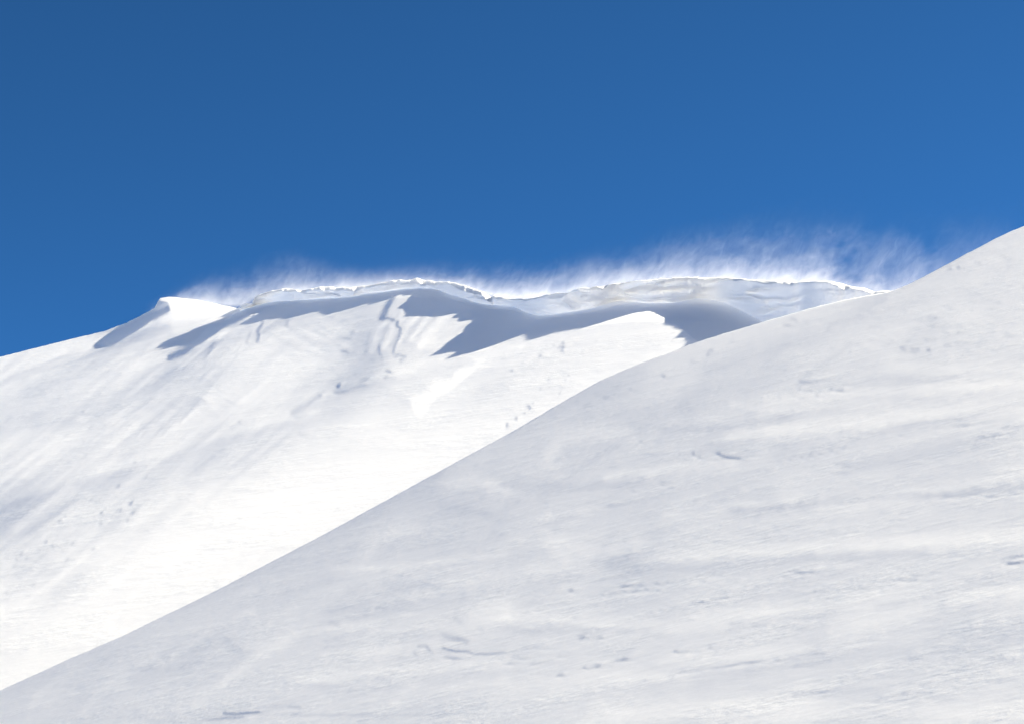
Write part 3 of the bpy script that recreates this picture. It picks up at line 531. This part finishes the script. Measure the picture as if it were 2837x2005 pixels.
# ------------------------------------------------------------------ snow blowing off the ridge
PU = np.array([(380, 0), (445, 6), (520, 60), (640, 112), (800, 105), (900, 75), (980, 50), (1080, 45), (1150, 50), (1250, 60), (1330, 90), (1420, 100), (1600, 100), (1750, 110), (1900, 140), (2050, 165), (2200, 185), (2320, 215), (2420, 215), (2560, 205), (2700, 215), (2900, 230), (3200, 240)], float)
def blowing_snow():
    us = np.arange(380, 3000, 12.)
    vt = curve(SKYL, us, 7)
    Dc = blur1(far_depth(us, np.minimum(vt + 40, 900)), 31, 0)
    hh = np.maximum(curve(PU, us, 5) * .9, 4) / 2837 * W * Dc          # plume height in metres
    crest = world_pt(us, vt, Dc)
    near, far = 4., 20.
    P = []
    for dy, up in ((near, -7.), (near, 1.7), (far, 1.7), (far, -7.)):
        q = crest.copy(); q[:, 1] += dy; q[:, 2] += .27 * dy + (up if up < 0 else up * hh + 2)
        P.append(q)
    n = len(us); me = bpy.data.meshes.new('blowing_snow')
    verts = np.concatenate(P).tolist(); fc = []
    for k in range(4):
        a = k * n; b = ((k + 1) % 4) * n
        for i in range(n - 1): fc.append((a + i, a + i + 1, b + i + 1, b + i))
    fc.append((0, n, 2 * n, 3 * n)); fc.append((n - 1, 4 * n - 1, 3 * n - 1, 2 * n - 1))
    me.from_pydata(verts, [], fc); me.update()
    o = bpy.data.objects.new('blowing_snow', me); C.collection.objects.link(o)
    m = bpy.data.materials.new('blowing_snow'); m.use_nodes = True; N = m.node_tree.nodes; L = m.node_tree.links
    N.remove(N['Principled BSDF']); out = N['Material Output']
    vol = N.new('ShaderNodeVolumePrincipled'); L.new(vol.outputs[0], out.inputs['Volume'])
    vol.inputs['Color'].default_value = (.97, .97, .98, 1); vol.inputs['Anisotropy'].default_value = .45
    tc = N.new('ShaderNodeTexCoord'); sx = N.new('ShaderNodeSeparateXYZ'); L.new(tc.outputs['Object'], sx.inputs[0])
    x0, x1 = float(crest[:, 0].min()), float(crest[:, 0].max())
    def mt(op, a, b=None, c=None):
        nd = N.new('ShaderNodeMath'); nd.operation = op
        for i, q in enumerate((a, b, c)):
            if q is None: continue
            if isinstance(q, (int, float)): nd.inputs[i].default_value = q
            else: L.new(q, nd.inputs[i])
        return nd.outputs[0]
    xn = mt('DIVIDE', mt('SUBTRACT', sx.outputs[0], x0), x1 - x0)
    def curve_node(ys, k):
        lo, hi = float(ys.min()), float(ys.max()); nd = N.new('ShaderNodeFloatCurve'); L.new(xn, nd.inputs['Value'])
        cv = nd.mapping.curves[0]
        X_ = (crest[:, 0] - x0) / (x1 - x0); px = np.linspace(0, 1, k); py = (np.interp(px, X_, ys) - lo) / (hi - lo)
        cv.points[0].location = (0, py[0]); cv.points[1].location = (1, py[-1])
        for a, b in zip(px[1:-1], py[1:-1]): cv.points.new(float(a), float(b))
        for p in cv.points: p.handle_type = 'VECTOR'
        nd.mapping.update()
        return mt('MULTIPLY_ADD', nd.outputs[0], hi - lo, lo)
    zc = curve_node(crest[:, 2], 80); yc = curve_node(crest[:, 1], 40); hc = curve_node(hh, 40)
    yr = mt('SUBTRACT', sx.outputs[1], yc)
    ze = mt('SUBTRACT', mt('SUBTRACT', sx.outputs[2], zc), mt('MULTIPLY', yr, .27))     # height above the crest
    zr = mt('DIVIDE', mt('MAXIMUM', ze, 0.), hc)
    # wisps: noise drawn out along the wind, leaning up to the right
    def wisps(ang, sa, sc, detail, seed):
        mp = N.new('ShaderNodeMapping'); mp.vector_type = 'TEXTURE'
        mp.inputs['Rotation'].default_value = (0, -math.radians(ang), 0); mp.inputs['Scale'].default_value = (sa, 9., sc); mp.inputs['Location'].default_value = (seed, seed, 0)
        L.new(tc.outputs['Object'], mp.inputs[0])
        nz = N.new('ShaderNodeTexNoise'); nz.inputs['Scale'].default_value = 1.; nz.inputs['Detail'].default_value = detail; nz.inputs['Roughness'].default_value = .68
        nz.inputs['Distortion'].default_value = 1.6; L.new(mp.outputs[0], nz.inputs['Vector']); return nz.outputs[0]
    w1 = wisps(52, 5.5, 2.9, 7, 0.); w2 = wisps(28, 22., 11.0, 4, 31.)
    def ramp(v, a, b, lo=0., hi=1.):
        r = N.new('ShaderNodeMapRange'); r.interpolation_type = 'SMOOTHSTEP'; L.new(v, r.inputs[0])
        for i, q in enumerate((a, b, lo, hi)): r.inputs[i + 1].default_value = q
        return r.outputs[0]
    # noise lifts and lowers the top edge of the drift as well as thinning it
    lift = mt('MULTIPLY_ADD', w1, .8, mt('MULTIPLY_ADD', w2, 1.5, -.2))                      # about 1
    body = mt('POWER', 2.718, mt('MULTIPLY', mt('DIVIDE', zr, mt('MULTIPLY', lift, PL['fall'])), -1.))
    top = ramp(mt('SUBTRACT', lift, zr), -.45, .6)
    strand = ramp(w1, .32, .70, .50, 1.35); clump = ramp(w2, .38, .62, .25, 1.6)
    base = mt('POWER', 2.718, mt('MULTIPLY', mt('MAXIMUM', ze, 0.), -1. / PL['skin']))
    d = mt('MULTIPLY', mt('MULTIPLY', body, top), mt('MULTIPLY', strand, clump))
    d = mt('MULTIPLY', d, PL['dens']); d = mt('MULTIPLY_ADD', mt('MULTIPLY', base, clump), PL['skind'], d)
    ends = ramp(xn, 0., .03); below = ramp(ze, -1.2, .3)
    d = mt('MULTIPLY', mt('MULTIPLY', d, ends), below)
    L.new(d, vol.inputs['Density'])
    me.materials.append(m); o['kind'] = 'stuff'; o['label'] = 'powder snow blowing off the far ridge in thin wisps against the sky'; o['category'] = 'blowing snow'
    o['category'] = 'snow'
    return o
PL = dict(fall=.36, dens=.029, skin=1.4, skind=.006)
blowing_snow()
